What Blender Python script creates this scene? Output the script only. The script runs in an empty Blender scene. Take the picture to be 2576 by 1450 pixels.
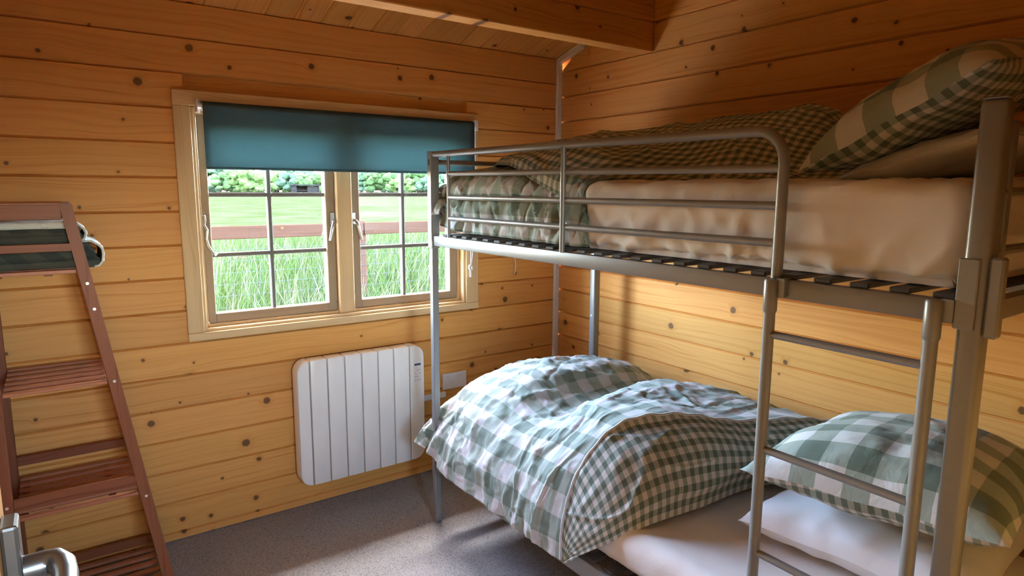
import bpy, bmesh, math, random
import numpy as np
from mathutils import Vector, Matrix, noise

random.seed(7)
rng = np.random.default_rng(7)
scene = bpy.context.scene
COL = scene.collection

# ------------------------------------------------------------------ camera
CAM = Vector((-2.3815, -2.9009, 1.4790))
YAW, PITCH, ROLL, FPX = 0.6167, 0.1502, 0.0050, 1627.08
cy_, sy_, cp_, sp_ = math.cos(YAW), math.sin(YAW), math.cos(PITCH), math.sin(PITCH)
fw = Vector((sy_ * cp_, cy_ * cp_, -sp_)); rt = Vector((cy_, -sy_, 0)); up = rt.cross(fw)
cr, sr = math.cos(ROLL), math.sin(ROLL)
rt2 = rt * cr + up * sr; up2 = -rt * sr + up * cr
cam_data = bpy.data.cameras.new('camera')
cam_data.sensor_fit = 'HORIZONTAL'; cam_data.sensor_width = 36.0
cam_data.lens = FPX / 2576 * 36.0
cam_data.clip_start = 0.02; cam_data.clip_end = 600
cam = bpy.data.objects.new('camera', cam_data); COL.objects.link(cam)
cam.matrix_world = Matrix(((rt2.x, up2.x, -fw.x, CAM.x), (rt2.y, up2.y, -fw.y, CAM.y), (rt2.z, up2.z, -fw.z, CAM.z), (0, 0, 0, 1)))
scene.camera = cam

# ------------------------------------------------------------------ world, light, exposure
world = bpy.data.worlds.new('sky'); scene.world = world
world.use_nodes = True
wn = world.node_tree; wn.nodes.clear()
sky = wn.nodes.new('ShaderNodeTexSky'); sky.sky_type = 'NISHITA'
sky.sun_disc = False; sky.sun_elevation = math.radians(60); sky.sun_rotation = math.radians(22.8)
sky.air_density = 1.0; sky.dust_density = 1.3; sky.ozone_density = 1.0
bg = wn.nodes.new('ShaderNodeBackground'); bg.inputs['Strength'].default_value = 1.0
wo = wn.nodes.new('ShaderNodeOutputWorld')
wn.links.new(sky.outputs[0], bg.inputs[0]); wn.links.new(bg.outputs[0], wo.inputs[0])

sun_d = bpy.data.lights.new('sun', 'SUN'); sun_d.energy = 0.10; sun_d.angle = math.radians(2.5); sun_d.color = (1, .95, .87)
sun = bpy.data.objects.new('sun', sun_d); COL.objects.link(sun)
SUNV = Vector((.42, 1.0, 1.91)).normalized()          # high over the meadow, just clearing the eaves
sun.rotation_euler = SUNV.to_track_quat('Z', 'Y').to_euler()

def portal(loc, rot, sx, sy):
    d = bpy.data.lights.new('window_portal', 'AREA'); d.shape = 'RECTANGLE'; d.size = sx; d.size_y = sy
    d.cycles.is_portal = True
    o = bpy.data.objects.new('window_portal', d); COL.objects.link(o); o.location = loc; o.rotation_euler = rot
portal((-1.266, 0.11, 1.345), (math.radians(-90), 0, 0), 1.27, 0.92)
portal((-2.05, -4.36, 1.465), (math.radians(90), 0, 0), 0.5, 0.63)

vs = scene.view_settings
vs.view_transform = 'Standard'; vs.look = 'None'; vs.gamma = 1.0; vs.use_curve_mapping = False
vs.exposure = 4.0
try:
    scene.cycles.use_denoising = True
    scene.cycles.max_bounces = 9; scene.cycles.diffuse_bounces = 5; scene.cycles.glossy_bounces = 3; scene.cycles.transparent_max_bounces = 12
    scene.cycles.caustics_reflective = False; scene.cycles.caustics_refractive = False
    scene.cycles.adaptive_threshold = .03
    scene.cycles.sample_clamp_indirect = 12
except Exception:
    pass

# ------------------------------------------------------------------ materials
def mat(name):
    m = bpy.data.materials.new(name); m.use_nodes = True
    nt = m.node_tree; nt.nodes.clear()
    out = nt.nodes.new('ShaderNodeOutputMaterial'); b = nt.nodes.new('ShaderNodeBsdfPrincipled')
    nt.links.new(b.outputs[0], out.inputs[0])
    return m, nt, b, out
def N(nt, t, **kw):
    n = nt.nodes.new(t)
    for k, v in kw.items():
        if k.startswith('i_'):
            key = k[2:]; key = int(key) if key.isdigit() else key.replace('_', ' ')
            n.inputs[key].default_value = v
        else: setattr(n, k, v)
    return n
def L(nt, a, b): nt.links.new(a, b)
def mth(nt, op, a, b=None, c=None, clamp=False):
    n = nt.nodes.new('ShaderNodeMath'); n.operation = op; n.use_clamp = clamp
    for i, v in enumerate((a, b, c)):
        if v is None: continue
        if isinstance(v, (int, float)): n.inputs[i].default_value = v
        else: nt.links.new(v, n.inputs[i])
    return n.outputs[0]
def mixc(nt, fac, a, b, blend='MIX'):
    n = nt.nodes.new('ShaderNodeMix'); n.data_type = 'RGBA'; n.blend_type = blend
    for idx, v in ((0, fac), (6, a), (7, b)):
        if isinstance(v, (int, float)): n.inputs[idx].default_value = v
        elif isinstance(v, tuple): n.inputs[idx].default_value = (*v, 1) if len(v) == 3 else v
        else: nt.links.new(v, n.inputs[idx])
    return n.outputs[2]
def rampf(nt, v, lo, hi):
    n = nt.nodes.new('ShaderNodeMapRange'); n.interpolation_type = 'SMOOTHSTEP'
    nt.links.new(v, n.inputs[0]); n.inputs[1].default_value = lo; n.inputs[2].default_value = hi
    return n.outputs[0]
def bump(nt, b, h, strength, dist):
    n = nt.nodes.new('ShaderNodeBump'); n.inputs['Strength'].default_value = strength; n.inputs['Distance'].default_value = dist
    nt.links.new(h, n.inputs['Height']); nt.links.new(n.outputs[0], b.inputs['Normal'])

def wood(name, light, dark, knot=(.10, .045, .018), knots=.40, rough=.5, grain=.50, spec=.22, along='X', vary=.16):
    """boards run along local X (or Z); each object gets its own cut of timber"""
    m, nt, b, out = mat(name)
    tc = N(nt, 'ShaderNodeTexCoord'); oi = N(nt, 'ShaderNodeObjectInfo')
    sep = N(nt, 'ShaderNodeSeparateXYZ'); L(nt, tc.outputs['Object'], sep.inputs[0])
    if along == 'X': a, c, d = sep.outputs[0], sep.outputs[2], sep.outputs[1]
    elif along == 'Z': a, c, d = sep.outputs[2], sep.outputs[0], sep.outputs[1]
    else: a, c, d = sep.outputs[1], sep.outputs[0], sep.outputs[2]
    r = oi.outputs['Random']
    av = mth(nt, 'MULTIPLY_ADD', r, 37.3, a); cv = mth(nt, 'MULTIPLY_ADD', r, 91.7, c)
    # slow wander of the grain
    w = N(nt, 'ShaderNodeCombineXYZ'); L(nt, mth(nt, 'MULTIPLY', av, 1.6), w.inputs[0]); L(nt, mth(nt, 'MULTIPLY', cv, 5), w.inputs[1])
    nw = N(nt, 'ShaderNodeTexNoise', i_Scale=1.0, i_Detail=2.0); L(nt, w.outputs[0], nw.inputs['Vector'])
    # knots
    kv = N(nt, 'ShaderNodeCombineXYZ'); L(nt, av, kv.inputs[0]); L(nt, cv, kv.inputs[1])
    vor = N(nt, 'ShaderNodeTexVoronoi', voronoi_dimensions='2D', i_Scale=6.5, i_Randomness=1.0); L(nt, kv.outputs[0], vor.inputs['Vector'])
    sc = N(nt, 'ShaderNodeSeparateColor'); L(nt, vor.outputs['Color'], sc.inputs[0])
    has = mth(nt, 'LESS_THAN', sc.outputs[0], knots)
    rad = mth(nt, 'MULTIPLY_ADD', mth(nt, 'POWER', sc.outputs[1], 1.6), .085, .026)
    nd = N(nt, 'ShaderNodeTexNoise', i_Scale=60.0, i_Detail=1.0); L(nt, kv.outputs[0], nd.inputs['Vector'])
    dist = mth(nt, 'ADD', vor.outputs['Distance'], mth(nt, 'MULTIPLY_ADD', nd.outputs[0], .04, -.02))
    rel = mth(nt, 'DIVIDE', dist, rad)
    kmask = mth(nt, 'MULTIPLY', mth(nt, 'SUBTRACT', 1.0, rampf(nt, rel, .75, 1.25)), has)
    halo = mth(nt, 'MULTIPLY', mth(nt, 'SUBTRACT', 1.0, rampf(nt, rel, .9, 3.2)), has)
    # grain lines bend round the knots
    g0 = mth(nt, 'MULTIPLY_ADD', nw.outputs[0], .085, cv)
    g1 = mth(nt, 'MULTIPLY_ADD', halo, .012, g0)
    gv = N(nt, 'ShaderNodeCombineXYZ'); L(nt, mth(nt, 'MULTIPLY', av, .9), gv.inputs[0]); L(nt, mth(nt, 'MULTIPLY', g1, 75), gv.inputs[1]); L(nt, mth(nt, 'MULTIPLY', d, 20), gv.inputs[2])
    gn = N(nt, 'ShaderNodeTexNoise', i_Scale=1.0, i_Detail=2.0, i_Roughness=.6); L(nt, gv.outputs[0], gn.inputs['Vector'])
    fine = N(nt, 'ShaderNodeCombineXYZ'); L(nt, mth(nt, 'MULTIPLY', av, 8), fine.inputs[0]); L(nt, mth(nt, 'MULTIPLY', cv, 420), fine.inputs[1])
    fn = N(nt, 'ShaderNodeTexNoise', i_Scale=1.0, i_Detail=1.0); L(nt, fine.outputs[0], fn.inputs['Vector'])
    gm = rampf(nt, gn.outputs[0], .40, .80)
    sv = N(nt, 'ShaderNodeCombineXYZ'); L(nt, mth(nt, 'MULTIPLY', av, .55), sv.inputs[0]); L(nt, mth(nt, 'MULTIPLY', g1, 46), sv.inputs[1]); L(nt, mth(nt, 'MULTIPLY', r, 50), sv.inputs[2])
    sn = N(nt, 'ShaderNodeTexNoise', i_Scale=1.0, i_Detail=1.0); L(nt, sv.outputs[0], sn.inputs['Vector'])
    streak = mth(nt, 'MULTIPLY', mth(nt, 'SUBTRACT', 1.0, rampf(nt, mth(nt, 'ABSOLUTE', mth(nt, 'SUBTRACT', sn.outputs[0], .66)), .004, .03)), .55)
    gm2 = mth(nt, 'MULTIPLY_ADD', fn.outputs[0], .20, mth(nt, 'ADD', mth(nt, 'MULTIPLY', gm, grain), streak), clamp=True)
    col = mixc(nt, gm2, light, dark)
    col = mixc(nt, mth(nt, 'MULTIPLY', halo, .35), col, dark)
    col = mixc(nt, mth(nt, 'MULTIPLY', kmask, .85), col, knot)
    # board to board difference
    hs = N(nt, 'ShaderNodeHueSaturation'); L(nt, col, hs.inputs['Color'])
    L(nt, mth(nt, 'MULTIPLY_ADD', r, vary, 1 - vary / 2), hs.inputs['Value'])
    r2 = mth(nt, 'FRACT', mth(nt, 'MULTIPLY', r, 7.77))
    L(nt, mth(nt, 'MULTIPLY_ADD', r2, .006, .497), hs.inputs['Hue'])
    L(nt, hs.outputs[0], b.inputs['Base Color'])
    b.inputs['Roughness'].default_value = rough; b.inputs['Specular IOR Level'].default_value = spec
    return m

M = {}
M['pine'] = wood('pine_log_boards', (.74, .37, .102), (.56, .225, .043))
M['ceil'] = wood('pine_ceiling_boards', (.74, .385, .105), (.57, .24, .05), knots=.45)
M['pale'] = wood('pale_pine', (.72, .50, .26), (.58, .36, .155), knots=.10, vary=.06)
M['pale_z'] = wood('pale_pine_upright', (.72, .50, .26), (.58, .36, .155), knots=.08, along='Z', vary=.06)
M['sash'] = wood('shaded_sash', (.36, .265, .165), (.27, .185, .105), knots=.05, vary=.06)  # backlit shade of the casements is put into this darker grey-brown
M['sash_z'] = wood('shaded_sash_upright', (.36, .265, .165), (.27, .185, .105), knots=.05, along='Z', vary=.06)
M['beam'] = wood('pine_beam', (.66, .33, .085), (.50, .20, .042), knots=.25)
M['brown'] = wood('brown_stained_wood', (.25, .086, .036), (.16, .049, .019), knot=(.05, .02, .01), knots=.04, rough=.4, spec=.22, vary=.10)
M['brown_z'] = wood('brown_stained_upright', (.25, .086, .036), (.16, .049, .019), knot=(.05, .02, .01), knots=.04, rough=.4, spec=.22, along='Z', vary=.10)
M['brown_slat_lit'] = wood('brown_slats_lit', (.40, .16, .078), (.27, .095, .043), knot=(.05, .02, .01), knots=.04, rough=.36, spec=.3, vary=.12)  # same wood as the legs, coloured lighter to show window-lit tops
M['door'] = wood('door_pine', (.66, .36, .13), (.5, .23, .07), knots=.15, along='Z')
M['rail_out'] = wood('weathered_rail', (.052, .027, .017), (.034, .016, .010), knots=.1, spec=0.0)

def plain(name, color, rough=.5, metal=0.0, spec=.5, noise_amt=0.0, nscale=40.0, bmp=0.0):
    m, nt, b, out = mat(name)
    b.inputs['Roughness'].default_value = rough; b.inputs['Metallic'].default_value = metal; b.inputs['Specular IOR Level'].default_value = spec
    tc = N(nt, 'ShaderNodeTexCoord'); nz = N(nt, 'ShaderNodeTexNoise', i_Scale=nscale, i_Detail=3.0); L(nt, tc.outputs['Object'], nz.inputs['Vector'])
    dk = tuple(c * (1 - noise_amt) for c in color)
    L(nt, mixc(nt, nz.outputs[0], color, dk), b.inputs['Base Color'])
    if bmp: bump(nt, b, nz.outputs[0], bmp, .002)
    return m
M['metal'] = plain('silver_grey_painted_metal', (.28, .275, .27), .38, .35, .5, .10, 90, .03)
M['muntin'] = plain('grey_backlit_muntin', (.20, .195, .165), .7, 0, .2, .15, 50)  # dark grey paints in the shade of glazing bars seen against daylight
M['slat_dark'] = plain('dark_slats', (.10, .09, .085), .6, 0, .3, .25, 30)
M['white'] = plain('white_plastic', (.80, .79, .76), .35, 0, .5, .03, 20)
M['heater'] = plain('white_enamel', (.82, .795, .735), .32, 0, .5, .03, 12)
M['panel'] = plain('heater_panel', (.80, .79, .77), .3, 0, .5, .02)
M['lcd'] = plain('heater_display', (.03, .05, .16), .25)
M['mark'] = plain('grey_print', (.25, .25, .27), .5)
M['steel'] = plain('brushed_steel', (.55, .54, .52), .28, 1.0, .5, .12, 60)
M['satin'] = plain('satin_nickel', (.26, .25, .235), .36, .9, .5, .12, 60)
M['screw'] = plain('screw_metal', (.75, .70, .62), .3, .8)
M['rubber'] = plain('black_rubber', (.02, .02, .02), .7)
M['dark'] = plain('dark_groove', (.015, .014, .013), .8)
M['cord'] = plain('white_cord', (.80, .79, .77), .7)
M['render'] = plain('hall_pine', (.66, .38, .16), .8, 0, .2, .05, 10)

def cloth(name, base, p=None, mid=None, dark=None, rough=.85, wr=.25, trans=0.0, offset=(0, 0)):
    """plain or gingham cotton; p is the width of one stripe in metres (UV in metres)"""
    m, nt, b, out = mat(name)
    tc = N(nt, 'ShaderNodeTexCoord')
    col = None
    if p:
        sep = N(nt, 'ShaderNodeSeparateXYZ'); L(nt, tc.outputs['UV'], sep.inputs[0])
        def stripe(s, off):
            f = mth(nt, 'FRACT', mth(nt, 'MULTIPLY_ADD', s, 1 / (2 * p), 50 + off))
            return mth(nt, 'GREATER_THAN', f, .5)
        a = stripe(sep.outputs[0], offset[0]); c = stripe(sep.outputs[1], offset[1])
        s = mth(nt, 'ADD', a, c)
        one = mth(nt, 'MINIMUM', s, 1.0); two = mth(nt, 'MAXIMUM', mth(nt, 'SUBTRACT', s, 1.0), 0.0)
        col = mixc(nt, two, mixc(nt, one, base, mid), dark)
    nz = N(nt, 'ShaderNodeTexNoise', i_Scale=900.0, i_Detail=1.0); L(nt, tc.outputs['Object'], nz.inputs['Vector'])
    n2 = N(nt, 'ShaderNodeTexNoise', i_Scale=16.0, i_Detail=5.0, i_Roughness=.55, i_Distortion=.3); L(nt, tc.outputs['Object'], n2.inputs['Vector'])
    if col is None: col = mixc(nt, nz.outputs[0], base, tuple(c * .93 for c in base))
    else: col = mixc(nt, mth(nt, 'MULTIPLY', nz.outputs[0], .18), col, (.3, .3, .28))
    L(nt, col, b.inputs['Base Color'])
    b.inputs['Roughness'].default_value = rough; b.inputs['Specular IOR Level'].default_value = .15
    b.inputs['Sheen Weight'].default_value = .15
    bump(nt, b, n2.outputs[0], wr, .02)
    return m
WHITE, MIDG, DKG = (.66, .65, .64), (.375, .435, .370), (.175, .230, .182)
M['check'] = cloth('large_green_check', (.66, .65, .63), .068, (.315, .365, .305), (.125, .172, .128))
M['check_duvet'] = cloth('duvet_green_check', (.55, .545, .54), .061, (.32, .372, .318), (.155, .205, .162))
M['gingham'] = cloth('small_green_gingham', (.68, .66, .62), .0160, (.32, .355, .30), (.11, .148, .112), wr=.15)
M['sheet'] = cloth('white_cotton_sheet', (.84, .79, .75), wr=.14)
M['pillow_white'] = cloth('white_pillowcase', (.80, .79, .80), wr=.14)
M['blanket'] = cloth('dark_green_blanket', (.055, .06, .045), .05, (.045, .052, .04), (.02, .03, .026), wr=.5)
M['fleece'] = cloth('pale_fleece', (.66, .70, .66), wr=.8)

# roller blind: dense dyed cloth that lets a little daylight through
m, nt, b, out = mat('teal_blind_cloth')
tc = N(nt, 'ShaderNodeTexCoord'); nz = N(nt, 'ShaderNodeTexNoise', i_Scale=700.0, i_Detail=2.0); L(nt, tc.outputs['Object'], nz.inputs['Vector'])
L(nt, mixc(nt, nz.outputs[0], (.085, .118, .118), (.066, .094, .094)), b.inputs['Base Color']); b.inputs['Roughness'].default_value = .8
tl = N(nt, 'ShaderNodeBsdfTranslucent'); tl.inputs[0].default_value = (.140, .225, .228, 1)
mx = N(nt, 'ShaderNodeMixShader'); mx.inputs[0].default_value = .45
L(nt, b.outputs[0], mx.inputs[1]); L(nt, tl.outputs[0], mx.inputs[2]); L(nt, mx.outputs[0], out.inputs[0])
M['blind'] = m

# window glass: thin clear sheet
m, nt, b, out = mat('window_glass'); nt.nodes.remove(b)
tr = N(nt, 'ShaderNodeBsdfTransparent'); tr.inputs[0].default_value = (.985, .992, .988, 1)
gl = N(nt, 'ShaderNodeBsdfGlossy'); gl.inputs['Roughness'].default_value = .02
mx = N(nt, 'ShaderNodeMixShader'); mx.inputs[0].default_value = .035
L(nt, tr.outputs[0], mx.inputs[1]); L(nt, gl.outputs[0], mx.inputs[2]); L(nt, mx.outputs[0], out.inputs[0])
M['glass'] = m

# carpet
m, nt, b, out = mat('grey_speckled_carpet')
tc = N(nt, 'ShaderNodeTexCoord')
n1 = N(nt, 'ShaderNodeTexNoise', i_Scale=330.0, i_Detail=3.0, i_Roughness=.7); L(nt, tc.outputs['Object'], n1.inputs['Vector'])
n2 = N(nt, 'ShaderNodeTexNoise', i_Scale=120.0, i_Detail=2.0); L(nt, tc.outputs['Object'], n2.inputs['Vector'])
vor = N(nt, 'ShaderNodeTexVoronoi', i_Scale=260.0); L(nt, tc.outputs['Object'], vor.inputs['Vector'])
sc = N(nt, 'ShaderNodeSeparateColor'); L(nt, vor.outputs['Color'], sc.inputs[0])
sp = mth(nt, 'GREATER_THAN', sc.outputs[0], .80)
c = mixc(nt, rampf(nt, n1.outputs[0], .35, .65), (.235, .23, .232), (.43, .42, .415))
c = mixc(nt, mth(nt, 'MULTIPLY', rampf(nt, n2.outputs[0], .4, .7), .35), c, (.50, .485, .475))
c = mixc(nt, mth(nt, 'MULTIPLY', sp, .45), c, (.085, .082, .086))
L(nt, c, b.inputs['Base Color']); b.inputs['Roughness'].default_value = .95; b.inputs['Specular IOR Level'].default_value = .1
bump(nt, b, n1.outputs[0], .6, .006)
M['carpet'] = m

# outdoors
m, nt, b, out = mat('meadow_ground')
tc = N(nt, 'ShaderNodeTexCoord')
n1 = N(nt, 'ShaderNodeTexNoise', i_Scale=.35, i_Detail=6.0, i_Roughness=.65); L(nt, tc.outputs['Object'], n1.inputs['Vector'])
n2 = N(nt, 'ShaderNodeTexNoise', i_Scale=6.0, i_Detail=4.0); L(nt, tc.outputs['Object'], n2.inputs['Vector'])
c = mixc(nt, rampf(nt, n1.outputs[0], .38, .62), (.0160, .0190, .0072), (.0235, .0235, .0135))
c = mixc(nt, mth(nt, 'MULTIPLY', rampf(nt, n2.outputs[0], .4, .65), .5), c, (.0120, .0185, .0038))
L(nt, c, b.inputs['Base Color']); b.inputs['Roughness'].default_value = .95; b.inputs['Specular IOR Level'].default_value = 0
M['ground'] = m
def leafm(name, c1, c2):
    m, nt, b, out = mat(name)
    tc = N(nt, 'ShaderNodeTexCoord'); n1 = N(nt, 'ShaderNodeTexNoise', i_Scale=1.2, i_Detail=6.0, i_Roughness=.7); L(nt, tc.outputs['Object'], n1.inputs['Vector'])
    L(nt, mixc(nt, rampf(nt, n1.outputs[0], .35, .65), c1, c2), b.inputs['Base Color']); b.inputs['Roughness'].default_value = .9; b.inputs['Specular IOR Level'].default_value = 0
    return m
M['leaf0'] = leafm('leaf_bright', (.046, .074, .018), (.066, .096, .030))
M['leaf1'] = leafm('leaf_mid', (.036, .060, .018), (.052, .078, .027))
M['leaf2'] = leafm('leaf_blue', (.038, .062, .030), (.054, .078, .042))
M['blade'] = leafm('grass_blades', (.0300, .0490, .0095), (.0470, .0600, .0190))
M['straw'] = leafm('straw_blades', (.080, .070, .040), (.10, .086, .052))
M['gravel'] = plain('bounce_pale_gravel', (.46, .42, .36), .95, 0, 0, .35, 60)  # for the added strip outside that throws light onto the ceiling
M['wire'] = plain('galvanised_wire', (.05, .053, .054), .8, 0, 0)
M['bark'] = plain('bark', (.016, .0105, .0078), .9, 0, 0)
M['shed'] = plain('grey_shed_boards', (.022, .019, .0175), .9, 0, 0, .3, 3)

# ------------------------------------------------------------------ mesh helpers
def link(o, parent=None):
    COL.objects.link(o)
    if parent is not None: o.parent = parent
    return o
def tag(o, label=None, cat=None, group=None, kind=None):
    if label: o['label'] = label
    if cat: o['category'] = cat
    if group: o['group'] = group
    if kind: o['kind'] = kind
    return o
def empty(name, loc=(0, 0, 0)):
    o = bpy.data.objects.new(name, None); o.location = loc; o.empty_display_size = .05
    return link(o)
def sharp_smooth(me, ang=40):
    me.polygons.foreach_set('use_smooth', [True] * len(me.polygons))
    try: me.set_sharp_from_angle(angle=math.radians(ang))
    except Exception: pass
def obj(name, data, material, parent=None, smooth=None, world=True):
    """data: mesh or (verts, faces[, uvs]) in world metres; the origin stays at the parent's"""
    if isinstance(data, bpy.types.Mesh): me = data
    else:
        me = bpy.data.meshes.new(name); me.from_pydata([tuple(map(float, v)) for v in data[0]], [], [tuple(map(int, f)) for f in data[1]])
        if len(data) > 2 and data[2] is not None:
            uvl = me.uv_layers.new(name='UVMap'); uv = np.asarray(data[2], float)
            li = np.empty(len(me.loops), dtype=np.int32); me.loops.foreach_get('vertex_index', li)
            uvl.data.foreach_set('uv', uv[li].ravel())
        me.update()
    if material and not me.materials: me.materials.append(M[material] if isinstance(material, str) else material)
    if smooth: sharp_smooth(me, smooth if smooth is not True else 60)
    o = bpy.data.objects.new(name, me); link(o, parent)
    if parent is not None and world: o.matrix_parent_inverse = Matrix.Translation(-parent.location) if parent.parent is None else Matrix.Identity(4)
    return o
def boxg(x0, x1, y0, y1, z0, z1, bev=0.0, seg=1):
    bm = bmesh.new(); bmesh.ops.create_cube(bm, size=1)
    for v in bm.verts:
        v.co = Vector((x0 if v.co.x < 0 else x1, y0 if v.co.y < 0 else y1, z0 if v.co.z < 0 else z1))
    if bev: bmesh.ops.bevel(bm, geom=bm.edges[:], offset=bev, segments=seg, profile=.5, affect='EDGES')
    bm.normal_update(); bm.verts.ensure_lookup_table()
    V = [v.co.copy() for v in bm.verts]; F = [[l.index for l in f.verts] for f in bm.faces]; bm.free()
    return V, F
def join(*gs):
    V, F = [], []
    for g in gs:
        n = len(V); V += list(g[0]); F += [[i + n for i in f] for f in g[1]]
    return V, F
def tubeg(pts, r, n=10, caps=True, sq=1.0):
    pts = [Vector(p) for p in pts]; rs = r if isinstance(r, (list, tuple)) else [r] * len(pts)
    V, F = [], []; t0 = (pts[1] - pts[0]).normalized()
    ref = Vector((0, 0, 1)) if abs(t0.z) < .9 else Vector((1, 0, 0))
    nx = t0.cross(ref).normalized()
    for i, p in enumerate(pts):
        t = ((pts[min(i + 1, len(pts) - 1)] - pts[max(i - 1, 0)])).normalized()
        nx = (nx - t * nx.dot(t)).normalized(); ny = t.cross(nx)
        for k in range(n):
            a = 2 * math.pi * k / n
            V.append(p + nx * (math.cos(a) * rs[i] * sq) + ny * (math.sin(a) * rs[i]))
    for i in range(len(pts) - 1):
        for k in range(n):
            a, b2 = i * n + k, i * n + (k + 1) % n
            F.append([a, b2, b2 + n, a + n])
    if caps: F.append(list(range(n))[::-1]); F.append([len(V) - n + k for k in range(n)])
    return V, F
def arc(c, r, a0, a1, n, ax, ay):
    return [Vector(c) + Vector(ax) * (r * math.cos(a0 + (a1 - a0) * i / n)) + Vector(ay) * (r * math.sin(a0 + (a1 - a0) * i / n)) for i in range(n + 1)]
def boardg(length, h, depth=.045, ch=.0052, cd=.011, slant0=0.0, slant1=0.0):
    """log board: local x along, front face at y=0 looking to -y, height 0..h; slant shifts the top of an end"""
    prof = [(cd, 0), (0, ch), (0, h - ch), (cd, h), (depth, h), (depth, 0)]
    V = [(slant0 * z / h, y, z) for y, z in prof] + [(length + slant1 * z / h, y, z) for y, z in prof]
    n = 6; F = [[i, (i + 1) % n, (i + 1) % n + n, i + n] for i in range(n)]
    F = [f[::-1] for f in F]; F += [list(range(n)), [2 * n - 1 - k for k in range(n)]]
    return V, F
_bm_cache = {}
def board(name, length, h, material, parent, mw, **kw):
    key = (round(length, 4), round(h, 4), material, tuple(sorted(kw.items())))
    me = _bm_cache.get(key)
    if me is None:
        V, F = boardg(length, h, **kw)
        me = bpy.data.meshes.new(name); me.from_pydata(V, [], F); me.update(); me.materials.append(M[material])
        bm = bmesh.new(); bm.from_mesh(me); bmesh.ops.recalc_face_normals(bm, faces=bm.faces); bm.to_mesh(me); bm.free()
        _bm_cache[key] = me
    o = bpy.data.objects.new(name, me); link(o, parent); o.matrix_world = mw
    if parent is not None: o.matrix_parent_inverse = parent.matrix_basis.inverted(); o.matrix_basis = mw
    return o

# ------------------------------------------------------------------ room shell
H = .135
XL, YR = -2.59, -2.72           # left wall, rear wall
EAVE, SLOPE = 2.199, .29
def ceil_z(y): return EAVE - SLOPE * y
WX0, WX1, WZ0, WZ1 = -1.90, -.632, .888, 1.80        # window opening

fl = tag(obj('floor', boxg(XL - .05, .05, -4.4, .05, -.06, 0), 'carpet'), 'grey speckled carpet covering the bedroom floor', None, None, 'structure')

wb = empty('wall_back'); tag(wb, 'pine board wall with the window in it', kind='structure')
obj('backing', join(boxg(XL - .05, WX0, .036, .048, 0, 2.3), boxg(WX1, .0, .036, .048, 0, 2.3), boxg(WX0, WX1, .036, .048, 0, WZ0), boxg(WX0, WX1, .036, .048, WZ1, 2.3)), 'pine', wb)
zlines = [2.0625 - H * i for i in range(-1, 16)]
rows = [(0.0, zlines[-1])] + [(zlines[i + 1], zlines[i]) for i in range(len(zlines) - 2, -1, -1)]
for z0, z1 in rows:
    h = z1 - z0
    if z0 < .885 - .02 or z0 > 1.81:
        if z0 < .885 and z1 > .90: pass
    if z1 <= WZ0 - .001 or z0 >= WZ1:
        board('board', -XL + .03, h, 'pine', wb, Matrix.Translation((XL - .03, 0, z0)))
    else:
        board('board', WX0 - XL + .03 - .02, h, 'pine', wb, Matrix.Translation((XL - .03, 0, z0)))
        board('board', -WX1 - .02, h, 'pine', wb, Matrix.Translation((WX1 + .02, 0, z0)))

wr = empty('wall_right'); tag(wr, 'pine board wall behind the bunk bed', kind='structure')
R90 = Matrix.Rotation(math.radians(-90), 4, 'Z')
zr0 = 2.1279
rlines = [zr0 - H * i for i in range(-8, 16)]
for i in range(len(rlines) - 1):
    z1, z0 = rlines[i], rlines[i + 1]
    if z0 < 0: continue
    if z0 >= ceil_z(-2.9): continue
    ys0 = 0.0 if z0 < EAVE else (z0 - EAVE) / SLOPE
    ys1 = 0.0 if z1 < EAVE else (z1 - EAVE) / SLOPE
    if ys0 > 2.6: continue
    board('board', -YR + .04 - ys0, z1 - z0, 'pine', wr, Matrix.Translation((0, -ys0, z0)) @ R90, slant0=ys1 - ys0)
board('board', -YR + .04, rlines[-1] if rlines[-1] > 0 else .1, 'pine', wr, Matrix.Translation((0, 0, 0)) @ R90)
obj('backing', boxg(.04, .055, -2.9, .05, 0, 3.1), 'pine', wr)

wl = empty('wall_left'); tag(wl, 'pine board wall beside the shelf unit', kind='structure')
L90 = Matrix.Rotation(math.radians(90), 4, 'Z')
for i in range(len(rlines) - 1):
    z1, z0 = rlines[i], rlines[i + 1]
    if z0 < 0 or z0 >= ceil_z(-2.7): continue
    ys0 = 0.0 if z0 < EAVE else (z0 - EAVE) / SLOPE
    ys1 = 0.0 if z1 < EAVE else (z1 - EAVE) / SLOPE
    board('board', -YR - ys0, z1 - z0, 'pine', wl, Matrix.Translation((XL, YR, z0)) @ L90, slant1=-(ys1 - ys0))
board('board', -YR, rlines[-1] if rlines[-1] > 0 else .1, 'pine', wl, Matrix.Translation((XL, YR, 0)) @ L90)
obj('backing', boxg(XL - .055, XL - .04, -2.75, .05, 0, 3.1), 'pine', wl)

# rear wall with the doorway the camera looks through
DX0, DX1, DZ = -2.47, -1.52, 2.02
wk = empty('wall_rear'); tag(wk, 'pine board wall with the open doorway', kind='structure')
R180 = Matrix.Rotation(math.radians(180), 4, 'Z')
z = 0.0
while z < 2.95:
    if z + H <= DZ + .001:
        board('board', -DX1, H, 'pine', wk, Matrix.Translation((0, YR, z)) @ R180)
        board('board', DX0 - XL, H, 'pine', wk, Matrix.Translation((DX0, YR, z)) @ R180)
    else:
        board('board', -XL, H, 'pine', wk, Matrix.Translation((0, YR, z)) @ R180)
    z += H
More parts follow.
